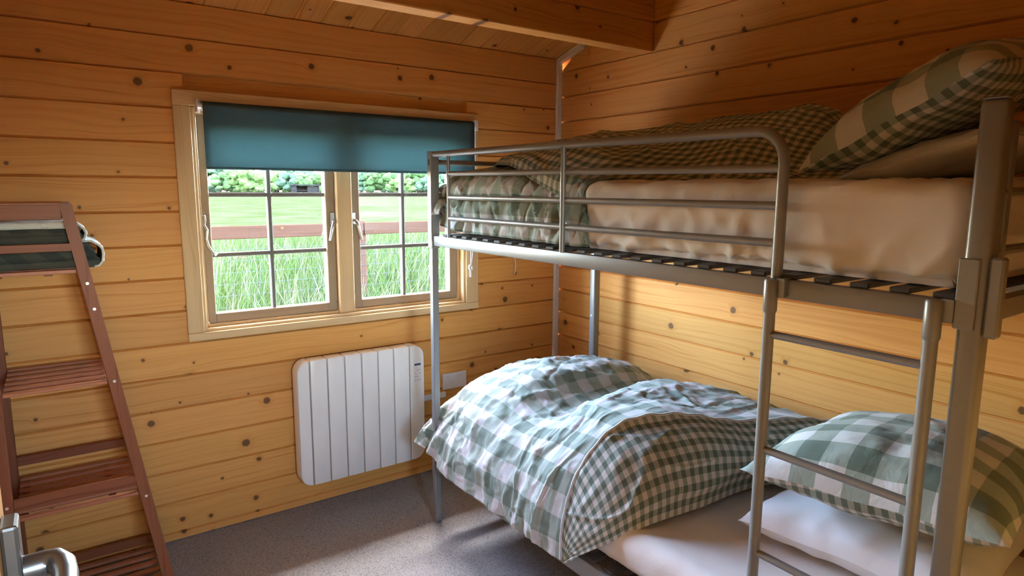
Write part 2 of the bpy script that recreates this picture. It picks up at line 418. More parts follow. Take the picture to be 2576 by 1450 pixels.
# hall behind the camera with an unseen window opening, sized to let in fill daylight
hall = empty('wall_hall'); tag(hall, 'plain hall walls behind the doorway', kind='structure')
obj('hall_panel', boxg(-3.05, -3.0, -4.35, YR - .045, 0, 2.6), 'render', hall)
obj('hall_panel', boxg(-.75, -.7, -4.35, YR - .045, 0, 2.6), 'render', hall)
obj('hall_panel', join(boxg(-3.05, -2.3, -4.35, -4.3, 0, 2.6), boxg(-1.8, -.7, -4.35, -4.3, 0, 2.6), boxg(-2.3, -1.8, -4.35, -4.3, 1.78, 2.6), boxg(-2.3, -1.8, -4.35, -4.3, 0, 1.15)), 'render', hall)
obj('hall_panel', boxg(-3.05, -.7, -4.35, YR - .045, 2.6, 2.65), 'render', hall)
obj('hall_panel', boxg(-3.05, XL - .05, -4.35, YR - .045, -.06, 0), 'carpet', hall)
obj('hall_panel', boxg(-3.05, XL, YR - .06, YR - .045, 0, 2.6), 'render', hall)
obj('hall_panel', boxg(-3.05, 0, YR - .06, YR - .045, 2.6, 3.0), 'render', hall)

# ceiling: sloping boards
ce = empty('ceiling'); tag(ce, 'sloping pine board ceiling', kind='structure')
th = math.atan(SLOPE); CB = .1175
slen = (2.90) / math.cos(th)
xdir = Vector((0, -math.cos(th), math.sin(th))); zdir = Vector((-1, 0, 0)); ydir = zdir.cross(xdir)
if ydir.z < 0: zdir = Vector((1, 0, 0)); ydir = zdir.cross(xdir)
k = 0
xs = -1.47 - CB * 10
x = xs
while x < .06:
    org = Vector((x if zdir.x > 0 else x + CB, .03, ceil_z(.03)))
    mw = Matrix(((xdir.x, ydir.x, zdir.x, org.x), (xdir.y, ydir.y, zdir.y, org.y), (xdir.z, ydir.z, zdir.z, org.z), (0, 0, 0, 1)))
    board('board', slen, CB, 'ceil', ce, mw, depth=.02, ch=.0028, cd=.005)
    x += CB
def slab(y0, y1, t0, t1):
    V = [(XL - .1, y0, ceil_z(y0) + t0), (.1, y0, ceil_z(y0) + t0), (.1, y1, ceil_z(y1) + t0), (XL - .1, y1, ceil_z(y1) + t0),
         (XL - .1, y0, ceil_z(y0) + t1), (.1, y0, ceil_z(y0) + t1), (.1, y1, ceil_z(y1) + t1), (XL - .1, y1, ceil_z(y1) + t1)]
    return V, [[0, 1, 2, 3], [7, 6, 5, 4], [0, 4, 5, 1], [1, 5, 6, 2], [2, 6, 7, 3], [3, 7, 4, 0]]
obj('roof_deck', slab(.58, -3.0, .022, .07), 'ceil', ce)
# roof beam: stacked logs across the room
bmE = empty('beam', (0, -.64, 2.129)); tag(bmE, 'dark pine roof beam of stacked logs across the ceiling', kind='structure')
for z0, z1 in ((2.129, 2.2605), (2.2605, 2.331), (2.331, 2.385)):
    obj('log', boxg(XL, 0, -.688, -.600, z0, z1 - .0008, .004), 'beam', bmE)

# ------------------------------------------------------------------ window
wi = empty('window_1', (-1.266, 0, WZ0)); tag(wi, 'two-casement wooden window with small panes', kind='structure')
AX0, AX1, AZ0, AZ1 = -1.963, -.556, .853, 1.863
obj('architrave', boxg(AX0, WX0, -.018, 0, WZ0, AZ1 - .06, .003), 'pale_z', wi)
obj('architrave', boxg(WX1, AX1, -.018, 0, WZ0, AZ1 - .06, .003), 'pale_z', wi)
obj('architrave', boxg(AX0, AX1, -.019, 0, AZ1 - .06, AZ1, .003), 'pale', wi)
obj('architrave', boxg(AX0, AX1, -.019, 0, AZ0, WZ0, .003), 'pale', wi)
def inner(n, x0, x1, z0, z1, y0, y1, t, mz='pale_z', mx='pale'):
    obj(n, boxg(x0, x0 + t, y0, y1, z0, z1, .002), mz, wi); obj(n, boxg(x1 - t, x1, y0, y1, z0, z1, .002), mz, wi)
    obj(n, boxg(x0 + t, x1 - t, y0, y1, z0, z0 + t, .002), mx, wi); obj(n, boxg(x0 + t, x1 - t, y0, y1, z1 - t, z1, .002), mx, wi)
inner('jamb', WX0, WX1, WZ0, WZ1, -.008, .115, .012)
inner('stop', WX0 + .012, WX1 - .012, WZ0 + .012, WZ1 - .012, .03, .10, .012)
obj('mullion', boxg(-1.308, -1.232, .012, .10, WZ0 + .012, WZ1 - .012, .005), 'pale_z', wi)
def sash(x0, x1, gx0, gx1, vm):
    z0, z1, gz0, gz1 = .914, 1.776, .953, 1.735
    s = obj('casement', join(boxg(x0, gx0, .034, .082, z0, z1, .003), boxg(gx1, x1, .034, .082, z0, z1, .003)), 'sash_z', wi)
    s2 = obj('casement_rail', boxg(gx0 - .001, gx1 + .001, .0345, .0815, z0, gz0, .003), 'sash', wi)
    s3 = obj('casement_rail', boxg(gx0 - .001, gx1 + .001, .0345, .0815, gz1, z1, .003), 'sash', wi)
    def sub(n, g, m, p=s, sm=None):
        return obj(n, g, m, p, sm)
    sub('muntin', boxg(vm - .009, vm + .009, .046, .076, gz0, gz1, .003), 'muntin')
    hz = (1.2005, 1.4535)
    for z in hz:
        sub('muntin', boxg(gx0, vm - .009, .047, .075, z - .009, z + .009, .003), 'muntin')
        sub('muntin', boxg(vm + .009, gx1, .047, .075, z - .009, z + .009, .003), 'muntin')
    zs = [gz0, hz[0] - .009, hz[0] + .009, hz[1] - .009, hz[1] + .009, gz1]
    for a, b_ in ((gx0, vm - .009), (vm + .009, gx1)):
        for k in range(3):
            sub('pane', boxg(a, b_, .060, .063, zs[2 * k], zs[2 * k + 1]), 'glass')
    return s
sl = sash(-1.872, -1.310, -1.842, -1.352, -1.597)
sr_ = sash(-1.230, -.660, -1.188, -.702, -.957)
def handle(parent, x, side):
    obj('handle_plate', boxg(x - .011, x + .011, .029, .034, 1.315, 1.375, .004, 2), 'steel', parent)
    V, F = tubeg([(x, .034, 1.335), (x, .012, 1.335), (x + side * .004, .006, 1.328), (x + side * .012, .004, 1.30), (x + side * .024, .003, 1.245)], [.006, .006, .0075, .008, .0065], 10)
    obj('window_handle', (V, F), 'steel', parent, True)
handle(sl, -1.322, -1); handle(sr_, -1.219, 1)
st = [(-1.868, .024, 1.345), (-1.872, .012, 1.33), (-1.862, .008, 1.31), (-1.867, .006, 1.275), (-1.862, .006, 1.245), (-1.848, .008, 1.218), (-1.835, .014, 1.205), (-1.826, .024, 1.212)]
obj('window_stay', tubeg(st, .0045, 8), 'steel', sl, True)
obj('stay_peg', join(boxg(-1.76, -1.70, .036, .046, 1.186, 1.19, .001), tubeg([(-1.745, .036, 1.188), (-1.745, .022, 1.188)], .004, 8)), 'steel', sl)
obj('stay_hook', tubeg([(-1.868, .030, 1.372), (-1.868, .014, 1.368), (-1.868, .010, 1.352), (-1.868, .018, 1.338)], .0045, 8), 'steel', sl, True)

# ------------------------------------------------------------------ door on the left
dr = empty('door_1', (-2.48, YR, 0)); tag(dr, 'pine door standing open against the left wall', kind='structure')
obj('door_leaf', join(boxg(-2.50, -2.462, YR + .01, -1.905, .012, 1.985, .003), boxg(-2.4625, -2.458, -2.60, -2.02, 1.15, 1.86, .002), boxg(-2.4625, -2.458, -2.60, -2.02, .15, .85, .002)), 'door', dr)
obj('door_frame', join(boxg(DX0 - .03, DX0 + .005, YR - .045, YR + .006, 0, DZ + .03), boxg(DX1 - .005, DX1 + .03, YR - .045, YR + .006, 0, DZ + .03), boxg(DX0 + .005, DX1 - .005, YR - .045, YR + .006, DZ, DZ + .03)), 'door', dr)
hp = obj('handle_plate', boxg(-2.462, -2.444, -1.992, -1.948, .86, 1.088, .004, 2), 'satin', dr)
lv = [(-2.446, -1.970, 1.022), (-2.425, -1.970, 1.022), (-2.413, -1.972, 1.022), (-2.406, -1.984, 1.021), (-2.403, -2.01, 1.020), (-2.404, -2.06, 1.018), (-2.407, -2.09, 1.018)]
obj('lever', tubeg(lv, [.016, .016, .016, .015, .0135, .012, .011], 16), 'satin', dr, 50)
# ------------------------------------------------------------------ cable trunking and sockets
tk = empty('cable_trunking', (-.02, -.02, 0)); tag(tk, 'white plastic cable trunking up the room corner', 'trunking')
obj('upright_duct', boxg(-.034, -.002, -.020, -.0005, 0, 2.175, .002), 'white', tk)
tp = []
for (dx, dy, dz) in ((-.034, -.004, 0), (-.002, -.004, 0), (-.002, -.004, -.026), (-.034, -.004, -.026)): tp.append((dx, dy, dz))
def sl_pt(dx, y, dz): return (dx, y, ceil_z(y) - .004 + dz)
obj('sloping_duct', ([sl_pt(-.032, -.001, 0), sl_pt(-.002, -.001, 0), sl_pt(-.002, -.001, -.028), sl_pt(-.032, -.001, -.028),
                      sl_pt(-.032, -.20, 0), sl_pt(-.002, -.20, 0), sl_pt(-.002, -.20, -.028), sl_pt(-.032, -.20, -.028)],
                     [[0, 1, 2, 3], [7, 6, 5, 4], [0, 4, 5, 1], [1, 5, 6, 2], [2, 6, 7, 3], [3, 7, 4, 0]]), 'white', tk)
tk2 = empty('cable_trunking', (-.7, -.01, .41)); tag(tk2, 'short white trunking along the wall right of the heater', 'trunking')
obj('duct', boxg(-.92, -.76, -.018, -.0005, .397, .425, .002), 'white', tk2)
so = empty('wall_socket', (-.70, -.01, .45)); tag(so, 'white double wall socket behind the lower duvet corner', 'socket')
obj('socket_plate', boxg(-.775, -.63, -.012, -.0005, .435, .52, .004, 2), 'white', so)
for x in (-.735, -.67): obj('switch', boxg(x - .012, x + .012, -.016, -.011, .49, .51, .002), 'white', so)

# ------------------------------------------------------------------ panel heater
he = empty('panel_heater', (-1.245, -.05, .14)); tag(he, 'white wall mounted electric radiator under the window', 'heater')
HX0, HX1, HZ0, HZ1, HY0, HY1 = -1.560, -.930, .138, .722, -.105, -.035
edges = [HX0, -1.500, -1.420, -1.338, -1.256, -1.175, -1.094, -1.010, HX1]
R = .055
def fin(i):
    x0, x1 = edges[i] + .0026, edges[i + 1] - .0026
    if 0 < i < 7: return boxg(x0, x1, HY0, HY1, HZ0, HZ1, .004, 2)
    prof = [(x1, HZ0), (x1, HZ1)] if i == 0 else [(x0, HZ1), (x0, HZ0)]
    if i == 0:
        prof += [(x0 + R + R * math.cos(a), HZ1 - R + R * math.sin(a)) for a in np.linspace(math.pi / 2, math.pi, 8)]
        prof += [(x0 + R + R * math.cos(a), HZ0 + R + R * math.sin(a)) for a in np.linspace(math.pi, 1.5 * math.pi, 8)]
    else:
        prof += [(x1 - R + R * math.cos(a), HZ0 + R + R * math.sin(a)) for a in np.linspace(1.5 * math.pi, 2 * math.pi, 8)]
        prof += [(x1 - R + R * math.cos(a), HZ1 - R + R * math.sin(a)) for a in np.linspace(0, math.pi / 2, 8)]
    cx = sum(p[0] for p in prof) / len(prof); cz = sum(p[1] for p in prof) / len(prof)
    V = []
    for y, s in ((HY0, .965), (HY0 + .004, 1), (HY1, 1)): V += [(cx + (px - cx) * (s if s == 1 else 1 - .003 / .03), y, cz + (pz - cz) * (s if s == 1 else 1 - .003 / .28)) for px, pz in prof]
    n = len(prof); F = [list(range(n)), [3 * n - 1 - k for k in range(n)]]
    for r_ in range(2):
        for k in range(n): F.append([r_ * n + k, r_ * n + n + k, r_ * n + n + (k + 1) % n, r_ * n + (k + 1) % n])
    bm = bmesh.new(); vs_ = [bm.verts.new(v) for v in V]
    for f in F: bm.faces.new([vs_[q] for q in f])
    bmesh.ops.recalc_face_normals(bm, faces=bm.faces); bm.verts.index_update()
    g = ([v.co.copy() for v in bm.verts], [[v.index for v in f.verts] for f in bm.faces]); bm.free()
    return g
for i in range(8): obj('fin', fin(i), 'heater', he, 35)
obj('back_plate', boxg(HX0 + .05, HX1 - .05, -.06, -.040, HZ0 + .03, HZ1 - .03), 'dark', he)
for xb in (-1.42, -1.10): obj('wall_bracket', boxg(xb, xb + .04, -.036, 0, .2, .66), 'white', he)
for i in range(1, 7): obj('fin_foot', boxg((edges[i] + edges[i + 1]) / 2 - .006, (edges[i] + edges[i + 1]) / 2 + .006, -.085, -.065, HZ0 - .010, HZ0 + .002, .002), 'heater', he)
cp = obj('control_panel', boxg(-.990, -.948, HY0 - .0015, HY0 + .002, .53, .652, .001), 'panel', he)
obj('display', boxg(-.986, -.952, HY0 - .0022, HY0 - .001, .622, .632), 'lcd', cp)
for i in range(4):
    for j in range(3):
        if (i + j) % 4 != 3: obj('button_mark', boxg(-.983 + j * .012, -.979 + j * .012, HY0 - .0021, HY0 - .001, .545 + i * .017, .550 + i * .017), 'mark', cp)

# ------------------------------------------------------------------ roller blind
bl = empty('roller_blind', (-1.23, -.04, 1.56)); tag(bl, 'teal roller blind half drawn over the window', 'blind')
BX0, BX1 = -1.862, -.602
prof = []
for i in range(13):
    a = -math.pi * .5 + math.pi * 1.25 * i / 12
    prof.append((-.038 - .019 * math.cos(a) * (1 if True else 1), 1.802 + .019 * math.sin(a)))
prof = [(-.058, 1.560), (-.058, 1.60), (-.058, 1.70), (-.058, 1.78)] + [(-.038 - .020 * math.cos(a), 1.802 + .020 * math.sin(a)) for a in np.linspace(0, math.pi * .9, 9)]
nx_ = 40; V = []; F = []
for j in range(nx_ + 1):
    x = BX0 + (BX1 - BX0) * j / nx_
    for k, (y, z) in enumerate(prof):
        wob = .0012 * math.sin(j * .9) * max(0, (1.78 - z) / .22)
        V.append((x, y + wob, z))
for j in range(nx_):
    for k in range(len(prof) - 1):
        a = j * len(prof) + k; F.append([a, a + len(prof), a + len(prof) + 1, a + 1])
ob = obj('blind_cloth', (V, F), 'blind', bl, True)
md = ob.modifiers.new('thick', 'SOLIDIFY'); md.thickness = .0012
obj('roller_tube', tubeg([(BX0 + .002, -.038, 1.802), (BX1 - .002, -.038, 1.802)], .017, 16), 'white', bl, True)
obj('hem_bar', boxg(BX0, BX1, -.0605, -.0565, 1.556, 1.566, .0015), 'blind', bl)
for x0, x1 in ((BX0 - .022, BX0 - .003), (BX1 + .003, BX1 + .020)):
    br = obj('bracket', join(boxg(x0, x0 + .004 if x0 < -1 else x1, -.062, -.019, 1.776, 1.828, .002), boxg(x0, x1, -.023, -.019, 1.776, 1.828, .001), tubeg([(x0 + .002, -.038, 1.802), (x1, -.038, 1.802)], .011, 12)), 'white', bl, 35)
ch = []
obj('pull_chain', join(tubeg([(-.596, -.052, 1.80), (-.596, -.052, 1.5), (-.606, -.050, 1.2), (-.617, -.045, 1.085)], .0022, 6), tubeg([(-.596, -.030, 1.80), (-.596, -.030, 1.5), (-.612, -.035, 1.2), (-.622, -.045, 1.085)], .0022, 6)), 'cord', bl)
wtt = [tubeg([(-.6255, -.045, 1.090), (-.613, -.045, 1.085), (-.613, -.045, 1.070), (-.6215, -.045, 1.063)], .0055, 8), tubeg([(-.627, -.045, 1.092), (-.630, -.045, 1.078), (-.622, -.045, 1.066), (-.621, -.045, 1.030)], [.006, .006, .0065, .0065], 8)]
obj('chain_weight', join(*wtt), 'white', bl, True)
cdv = [(-.318 + .004 * math.sin(i * 1.7), -.02, 1.30 - .028 * i) for i in range(11)]
tag(obj('hanging_cord', tubeg(cdv, .0028, 6), 'cord', None, True), 'frayed white cord end hanging below the upper bunk rail', 'cord')

# ------------------------------------------------------------------ bunk bed
bed = empty('bunk_bed', (-.60, -1.47, 0)); tag(bed, 'silver grey metal bunk bed standing along the right wall', 'bunk bed')
FX = -1.085                    # outer plane of the front side
def bp(n, g, m='metal', sm=30): return obj(n, g, m, bed, sm)
# posts
p1 = bp('post', join(boxg(FX, FX + .028, -.493, -.465, 0, 1.26, .002), boxg(FX - .005, FX + .033, -.497, -.461, 1.235, 1.636, .003)))
p2 = bp('post', boxg(-.160, -.120, -.494, -.454, 0, 1.636, .009, 3))
p3 = bp('post', boxg(FX - .002, FX + .040, -2.478, -2.437, 0, 1.634, .010, 3))
p4 = bp('post', boxg(-.160, -.120, -2.478, -2.438, 0, 1.634, .009, 3))
obj('post_cap', boxg(FX, FX + .038, -2.476, -2.439, 1.634, 1.638, .0015), 'metal', p3)
obj('bolt', tubeg([(-.1615, -.474, .845), (-.158, -.474, .845)], .0055, 10), 'white', p2, True)
for z in (1.592,): obj('keyhole', boxg(FX - .0062, FX - .0045, -.484, -.476, z - .012, z + .012, .001), 'dark', p1)
# rails
rl = bp('side_rail', boxg(FX + .002, FX + .027, -2.437, -.498, 1.246, 1.288, .003, 2))
bp('side_rail', boxg(-.150, -.125, -2.437, -.498, 1.246, 1.288, .003, 2))
bp('side_rail', boxg(FX + .002, FX + .027, -2.437, -.494, .245, .308, .003, 2))
bp('side_rail', boxg(-.150, -.125, -2.437, -.494, .245, .308, .003, 2))
for y0, y1 in ((-.492, -.470), (-2.468, -2.446)):
    for z0, z1 in ((1.246, 1.288), (.245, .308)):
        bp('end_rail', boxg(FX + .03, -.155, y0, y1, z0, z1, .003))
# rail brackets
bp('bracket', boxg(FX - .008, FX - .001, -2.466, -2.434, 1.240, 1.366, .002), 'metal')
bp('bracket', boxg(FX - .003, FX + .020, -2.50, -2.478, 1.23, 1.37, .004), 'metal')
bp('bracket', boxg(FX - .004, FX + .002, -.4985, -.489, 1.243, 1.266, .001), 'metal')
bp('bracket', boxg(FX - .004, FX + .001, -.492, -.470, .225, .33, .001), 'metal')
obj('bolt', tubeg([(FX + .022, -2.470, 1.345), (FX + .022, -2.490, 1.330), (FX + .024, -2.486, 1.29)], .006, 8), 'steel', p3, True)
# end panels
for yy in (-.479, -2.457):
    bp('end_bar', tubeg([(FX + .02, yy, 1.592), (-.14, yy, 1.592)], .011, 10))
    for z in (1.48, 1.375): bp('end_bar', tubeg([(FX + .02, yy, z), (-.14, yy, z)], .0095, 10))
    for x in ((-1.00, -.62, -.24) if yy > -1 else (-.996, -.62, -.24)):
        bp('end_upright', boxg(x - .0105, x + .0105, yy - .0105, yy + .0105, 1.288, 1.604, .004, 2) if yy < -1 else tubeg([(x, yy, 1.288), (x, yy, 1.60)], .007, 8))
# guard rail front
gx = FX + .012
pts = [(gx, -.497, 1.623), (gx, -1.2, 1.619), (gx, -2.005, 1.612)] + arc((gx, -2.005, 1.542), .07, math.pi / 2, 0, 8, (0, -1, 0), (0, 0, 1))[1:] + [(gx, -2.075, 1.288)]
gr = bp('guard_rail', tubeg(pts, .0125, 14), 'metal', True)
for z0, z1 in ((1.543, 1.529), (1.449, 1.448), (1.365, 1.366)):
    obj('guard_bar', tubeg([(gx, -.620, z0), (gx, -1.335, (z0 + z1) / 2), (gx, -2.070, z1)], .0095, 12), 'metal', gr, True)
obj('guard_upright', tubeg([(gx - .004, -.618, 1.288), (gx - .004, -.618, 1.612)], .0065, 10), 'metal', gr, True)
obj('guard_upright', tubeg([(gx - .006, -1.335, 1.286), (gx - .006, -1.335, 1.612)], .009, 12), 'metal', gr, True)
gb = bp('guard_rail', tubeg([(-.137, -.49, 1.60), (-.137, -2.44, 1.60)], .0115, 12), 'metal', True)
for z in (1.50, 1.40): obj('guard_bar', tubeg([(-.137, -.49, z), (-.137, -2.44, z)], .009, 10), 'metal', gb, True)
# slats
sm_ = bpy.data.meshes.new('slat'); V, F = boxg(-.465, .465, -.019, .019, -.005, .005, .002); sm_.from_pydata([tuple(v) for v in V], [], F); sm_.update(); sm_.materials.append(M['slat_dark'])
for zz in (1.2935, .3135):
    y = -1.490 + .0765 * 12
    while y > -2.43:
        if y < -.51:
            o = bpy.data.objects.new('slat', sm_); link(o, bed); o.location = Vector((-.606, y, zz)) - bed.location
        y -= .0765
bp('centre_bar', boxg(-.62, -.59, -2.44, -.494, .275, .308, .002))
bp('centre_bar', boxg(-.62, -.59, -2.44, -.494, 1.256, 1.288, .002))

# ladder
la = empty('bunk_ladder', (-1.10, -2.24, 0)); tag(la, 'grey metal ladder hooked on the front of the upper bunk', 'ladder')
LX = FX - .014
for y in (-2.080, -2.405):
    s = obj('stile', tubeg([(LX, y, 0), (LX, y, 1.285)], .0128, 14), 'metal', la, 40)
    obj('sleeve', tubeg([(LX, y, 1.214), (LX, y, 1.219), (LX, y, 1.284), (LX, y, 1.288)], [.0135, .0152, .0152, .013], 14), 'metal', s, 40)
    obj('hook', join(boxg(LX + .004, FX + .029, y - .030, y - .012, 1.2885, 1.2915, .001), boxg(LX + .002, FX + .0018, y - .030, y - .010, 1.25, 1.2915, .001)), 'metal', s)
for z in (1.165, .897, .643, .385, .13):
    obj('rung', tubeg([(LX, -2.082, z), (LX, -2.403, z)], .0088, 12), 'metal', la, 40)

# ------------------------------------------------------------------ soft furnishings
def fnoise(p, f, o=(0, 0, 0)):
    return noise.noise(Vector((p[0] * f + o[0], p[1] * f + o[1], p[2] * f + o[2])))
def ridge(p, f, o=(0, 0, 0)):
    return 1 - abs(fnoise(p, f, o)) * 2
def soft_box(x0, x1, y0, y1, z0, z1, rad, step, disp):
    c = np.array([(x0 + x1) / 2, (y0 + y1) / 2, (z0 + z1) / 2]); hd = np.array([x1 - x0, y1 - y0, z1 - z0]) / 2
    bm = bmesh.new(); bmesh.ops.create_cube(bm, size=2)
    V = []; F = []; idx = {}
    def ax(n): return np.linspace(-1, 1, n)
    ns = [max(4, int(2 * h / step)) for h in hd]
    for a in range(3):
        u, v = (a + 1) % 3, (a + 2) % 3
        for sgn in (-1, 1):
            gu, gv = ax(ns[u]), ax(ns[v]); ids = np.empty((len(gu), len(gv)), int)
            for i, pu in enumerate(gu):
                for j, pv in enumerate(gv):
                    p = np.zeros(3); p[a] = sgn * hd[a]; p[u] = pu * hd[u]; p[v] = pv * hd[v]
                    key = tuple(np.round(p, 5))
                    if key not in idx:
                        q = np.clip(p, -(hd - rad), hd - rad); dlt = p - q; l = np.linalg.norm(dlt)
                        nn = dlt / l if l > 1e-9 else np.eye(3)[a] * sgn
                        w = q + nn * rad + c if l > 1e-9 else p + c
                        idx[key] = len(V); V.append(w + nn * disp(w, nn))
                    ids[i, j] = idx[key]
            for i in range(len(gu) - 1):
                for j in range(len(gv) - 1):
                    f = [ids[i, j], ids[i + 1, j], ids[i + 1, j + 1], ids[i, j + 1]]
                    F.append(f if sgn > 0 else f[::-1])
    bm.free()
    return V, F
def crease(p, f, o, w=.07):
    n_ = fnoise(p, f, o); return math.exp(-(n_ / w) ** 2)
def d_up(w, n):
    d = 0.0
    if n[0] < -.5 or abs(n[1]) > .5:                     # pulled cloth on the sides
        k = (w[0] * .5, w[1] + .7 * w[2], w[2] * .30)
        low = min(1, max(0, (1.47 - w[2]) / .12)); left = 1 if w[1] > -2.0 else .55
        d += left * (.011 * crease(k, 8, (2, 3, 1), .10) * low + .007 * crease((k[0], w[1] - .5 * w[2], k[2]), 13, (7, 3, 9), .10) * (.3 + .7 * low)) + .004 * fnoise(k, 22)
        d += .006 * fnoise(w, 5) - .014 * max(0, (1.325 - w[2]) / .03) - .008 * left * low
    if w[1] > -1.385: return min(d, 0) - .016 if n[0] < -.3 else -.004
    if n[2] > .5: d += .008 * fnoise(w, 4) + .007 * crease((w[0], w[1] * .5, 0), 7, (1, 2, 1), .1)
    return d
um = tag(obj('mattress', soft_box(-1.036, -.165, -2.425, -.515, 1.300, 1.502, .035, .011, d_up), 'sheet', None, True), 'thick mattress in a white fitted sheet on the upper bunk', 'mattress', 'bunk mattresses')
def d_lo(w, n):
    d = .004 * fnoise(w, 4)
    if n[2] > .3: d += .006 * max(0, ridge((w[0], w[1] * .35 + w[0] * .2, 0), 10) - .45)
    if n[0] < -.5: d += .006 * max(0, ridge((0, w[1], w[2] * .4), 12) - .5) - .01 * max(0, (.34 - w[2]) / .03)
    return d
tag(obj('mattress', soft_box(-1.045, -.165, -2.425, -.515, .3195, .452, .05, .018, d_lo), 'sheet', None, True), 'mattress in a white fitted sheet on the lower bunk', 'mattress', 'bunk mattresses')

def cr_interp(P, n):
    """Catmull-Rom along axis 0 of control array P (k, ...), n samples"""
    P = np.asarray(P, float); k = len(P)
    ts = np.linspace(0, k - 1, n); out = []
    for t in ts:
        i = min(int(t), k - 2); f = t - i
        p0 = P[max(i - 1, 0)] if i > 0 else 2 * P[0] - P[1]; p1 = P[i]; p2 = P[i + 1]; p3 = P[i + 2] if i + 2 < k else 2 * P[-1] - P[-2]
        out.append(.5 * ((2 * p1) + (-p0 + p2) * f + (2 * p0 - 5 * p1 + 4 * p2 - p3) * f * f + (-p0 + 3 * p1 - 3 * p2 + p3) * f ** 3))
    return np.array(out)
def cloth_patch(rows, ns, nt, disp, lock=None):
    """rows: control rows (ns_ctrl, nt_ctrl, 3) -> grid mesh with metre UVs; disp(p, s, t) moves along the normal"""
    R_ = cr_interp(np.asarray(rows, float), ns)                 # ns, ntc, 3
    G = np.transpose(cr_interp(np.transpose(R_, (1, 0, 2)), nt), (1, 0, 2))   # ns, nt, 3
    du = np.gradient(G, axis=1); dv = np.gradient(G, axis=0)
    nrm = np.cross(du, dv); nrm /= (np.linalg.norm(nrm, axis=2, keepdims=True) + 1e-9)
    if nrm[..., 2].mean() < 0: nrm = -nrm
    U = np.concatenate([[0], np.cumsum(np.linalg.norm(np.diff(G, axis=1), axis=2).mean(0))])
    Vv = np.concatenate([[0], np.cumsum(np.linalg.norm(np.diff(G, axis=0), axis=2).mean(1))])
    verts = []; uvs = []
    for i in range(ns):
        for j in range(nt):
            s, t = i / (ns - 1), j / (nt - 1)
            p = G[i, j]; e = 1.0
            if lock: e = lock(s, t)
            verts.append(p + nrm[i, j] * (disp(p, s, t) * e)); uvs.append((U[j], Vv[i]))
    faces = []
    for i in range(ns - 1):
        for j in range(nt - 1):
            a = i * nt + j; faces.append([a, a + 1, a + nt + 1, a + nt])
    return verts, faces, uvs
def solid(o, t):
    m_ = o.modifiers.new('thickness', 'SOLIDIFY'); m_.thickness = t; m_.offset = -1
# ---- lower duvet
X9 = [-.075, -.16, -.33, -.54, -.72, -.88, -1.03, -1.10, -1.122]
def row(y, zs, xs=X9, ys=None): return [(x, (ys[i] if ys else y), z) for i, (x, z) in enumerate(zip(xs, zs))]
seam = [(-.07, -1.83, .56), (-.16, -1.80, .66), (-.33, -1.735, .705), (-.54, -1.615, .705), (-.72, -1.51, .735), (-.885, -1.415, .705), (-1.03, -1.385, .575), (-1.105, -1.392, .42), (-1.125, -1.405, .290)]
low_rows = [
    row(-.47, [.46, .45, .44, .43, .42, .40, .38, .365, .35], [-.08, -.16, -.33, -.54, -.72, -.88, -1.03, -1.105, -1.125]),
    row(-.425, [.50, .51, .52, .52, .51, .49, .46, .41, .365], [-.08, -.16, -.33, -.54, -.72, -.89, -1.05, -1.12, -1.14]),
    row(-.455, [.56, .60, .625, .635, .625, .595, .53, .44, .36], [-.08, -.16, -.33, -.54, -.72, -.88, -1.03, -1.11, -1.132]),
    row(-.62, [.585, .635, .675, .69, .685, .655, .565, .43, .305]),
    row(-.80, [.575, .63, .68, .70, .698, .665, .56, .42, .292]),
    row(-1.0, [.55, .58, .605, .620, .63, .628, .555, .42, .290], ys=[-.92, -.94, -.97, -1.0, -1.03, -1.05, -1.05, -1.04, -1.03]),
    row(-1.15, [.57, .625, .68, .71, .718, .682, .57, .42, .290], ys=[-1.12, -1.13, -1.15, -1.17, -1.2, -1.2, -1.19, -1.18, -1.17]),
    row(-1.3, [.58, .65, .70, .72, .735, .70, .575, .42, .290], ys=[-1.5, -1.48, -1.44, -1.40, -1.36, -1.32, -1.30, -1.29, -1.29]),
    seam]
def d_duvet(p, s, t):
    q = (p[0] * .55 + p[1] * .3, p[1] * 1.0 - p[0] * .25, p[2])
    v = .026 * fnoise(q, 3.2, (3, 1, 7)) + .012 * (ridge(q, 5.0, (9, 2, 4)) - .5) + .0045 * (ridge((p[0] * .6, p[1], p[2] * .5), 13) - .5) + .0035 * fnoise(p, 30)
    v += .008 * crease((p[0] * .5 + p[1] * .4, p[1] - p[0] * .3, p[2] * .5), 5.0, (11, 3, 2), .06) - .006 * crease((p[0] * .45, p[1] * 1.1, p[2] * .4), 7.0, (5, 17, 2), .05)
    v += .004 * crease(p, 13, (1, 2, 3), .08)
    if t > .62:                                        # gathered folds where it hangs over the rail
        w = (t - .62) / .38
        v += w * (.022 * (ridge((0, p[1] + p[2] * .5, 0), 9, (2, 5, 1)) - .5) + .010 * fnoise((p[0], p[1], p[2] * .3), 24))
    return v
dv = empty('duvet', (-.6, -1.0, .474)); tag(dv, 'puffed green checked duvet on the lower bunk, spilling over the rail', 'duvet', 'checked duvets')
dt = obj('cover_top', cloth_patch(low_rows, 230, 200, d_duvet, lambda s, t: min(1, (1 - s) * 12) * min(1, s * 8)), 'check_duvet', dv, True); solid(dt, .006)
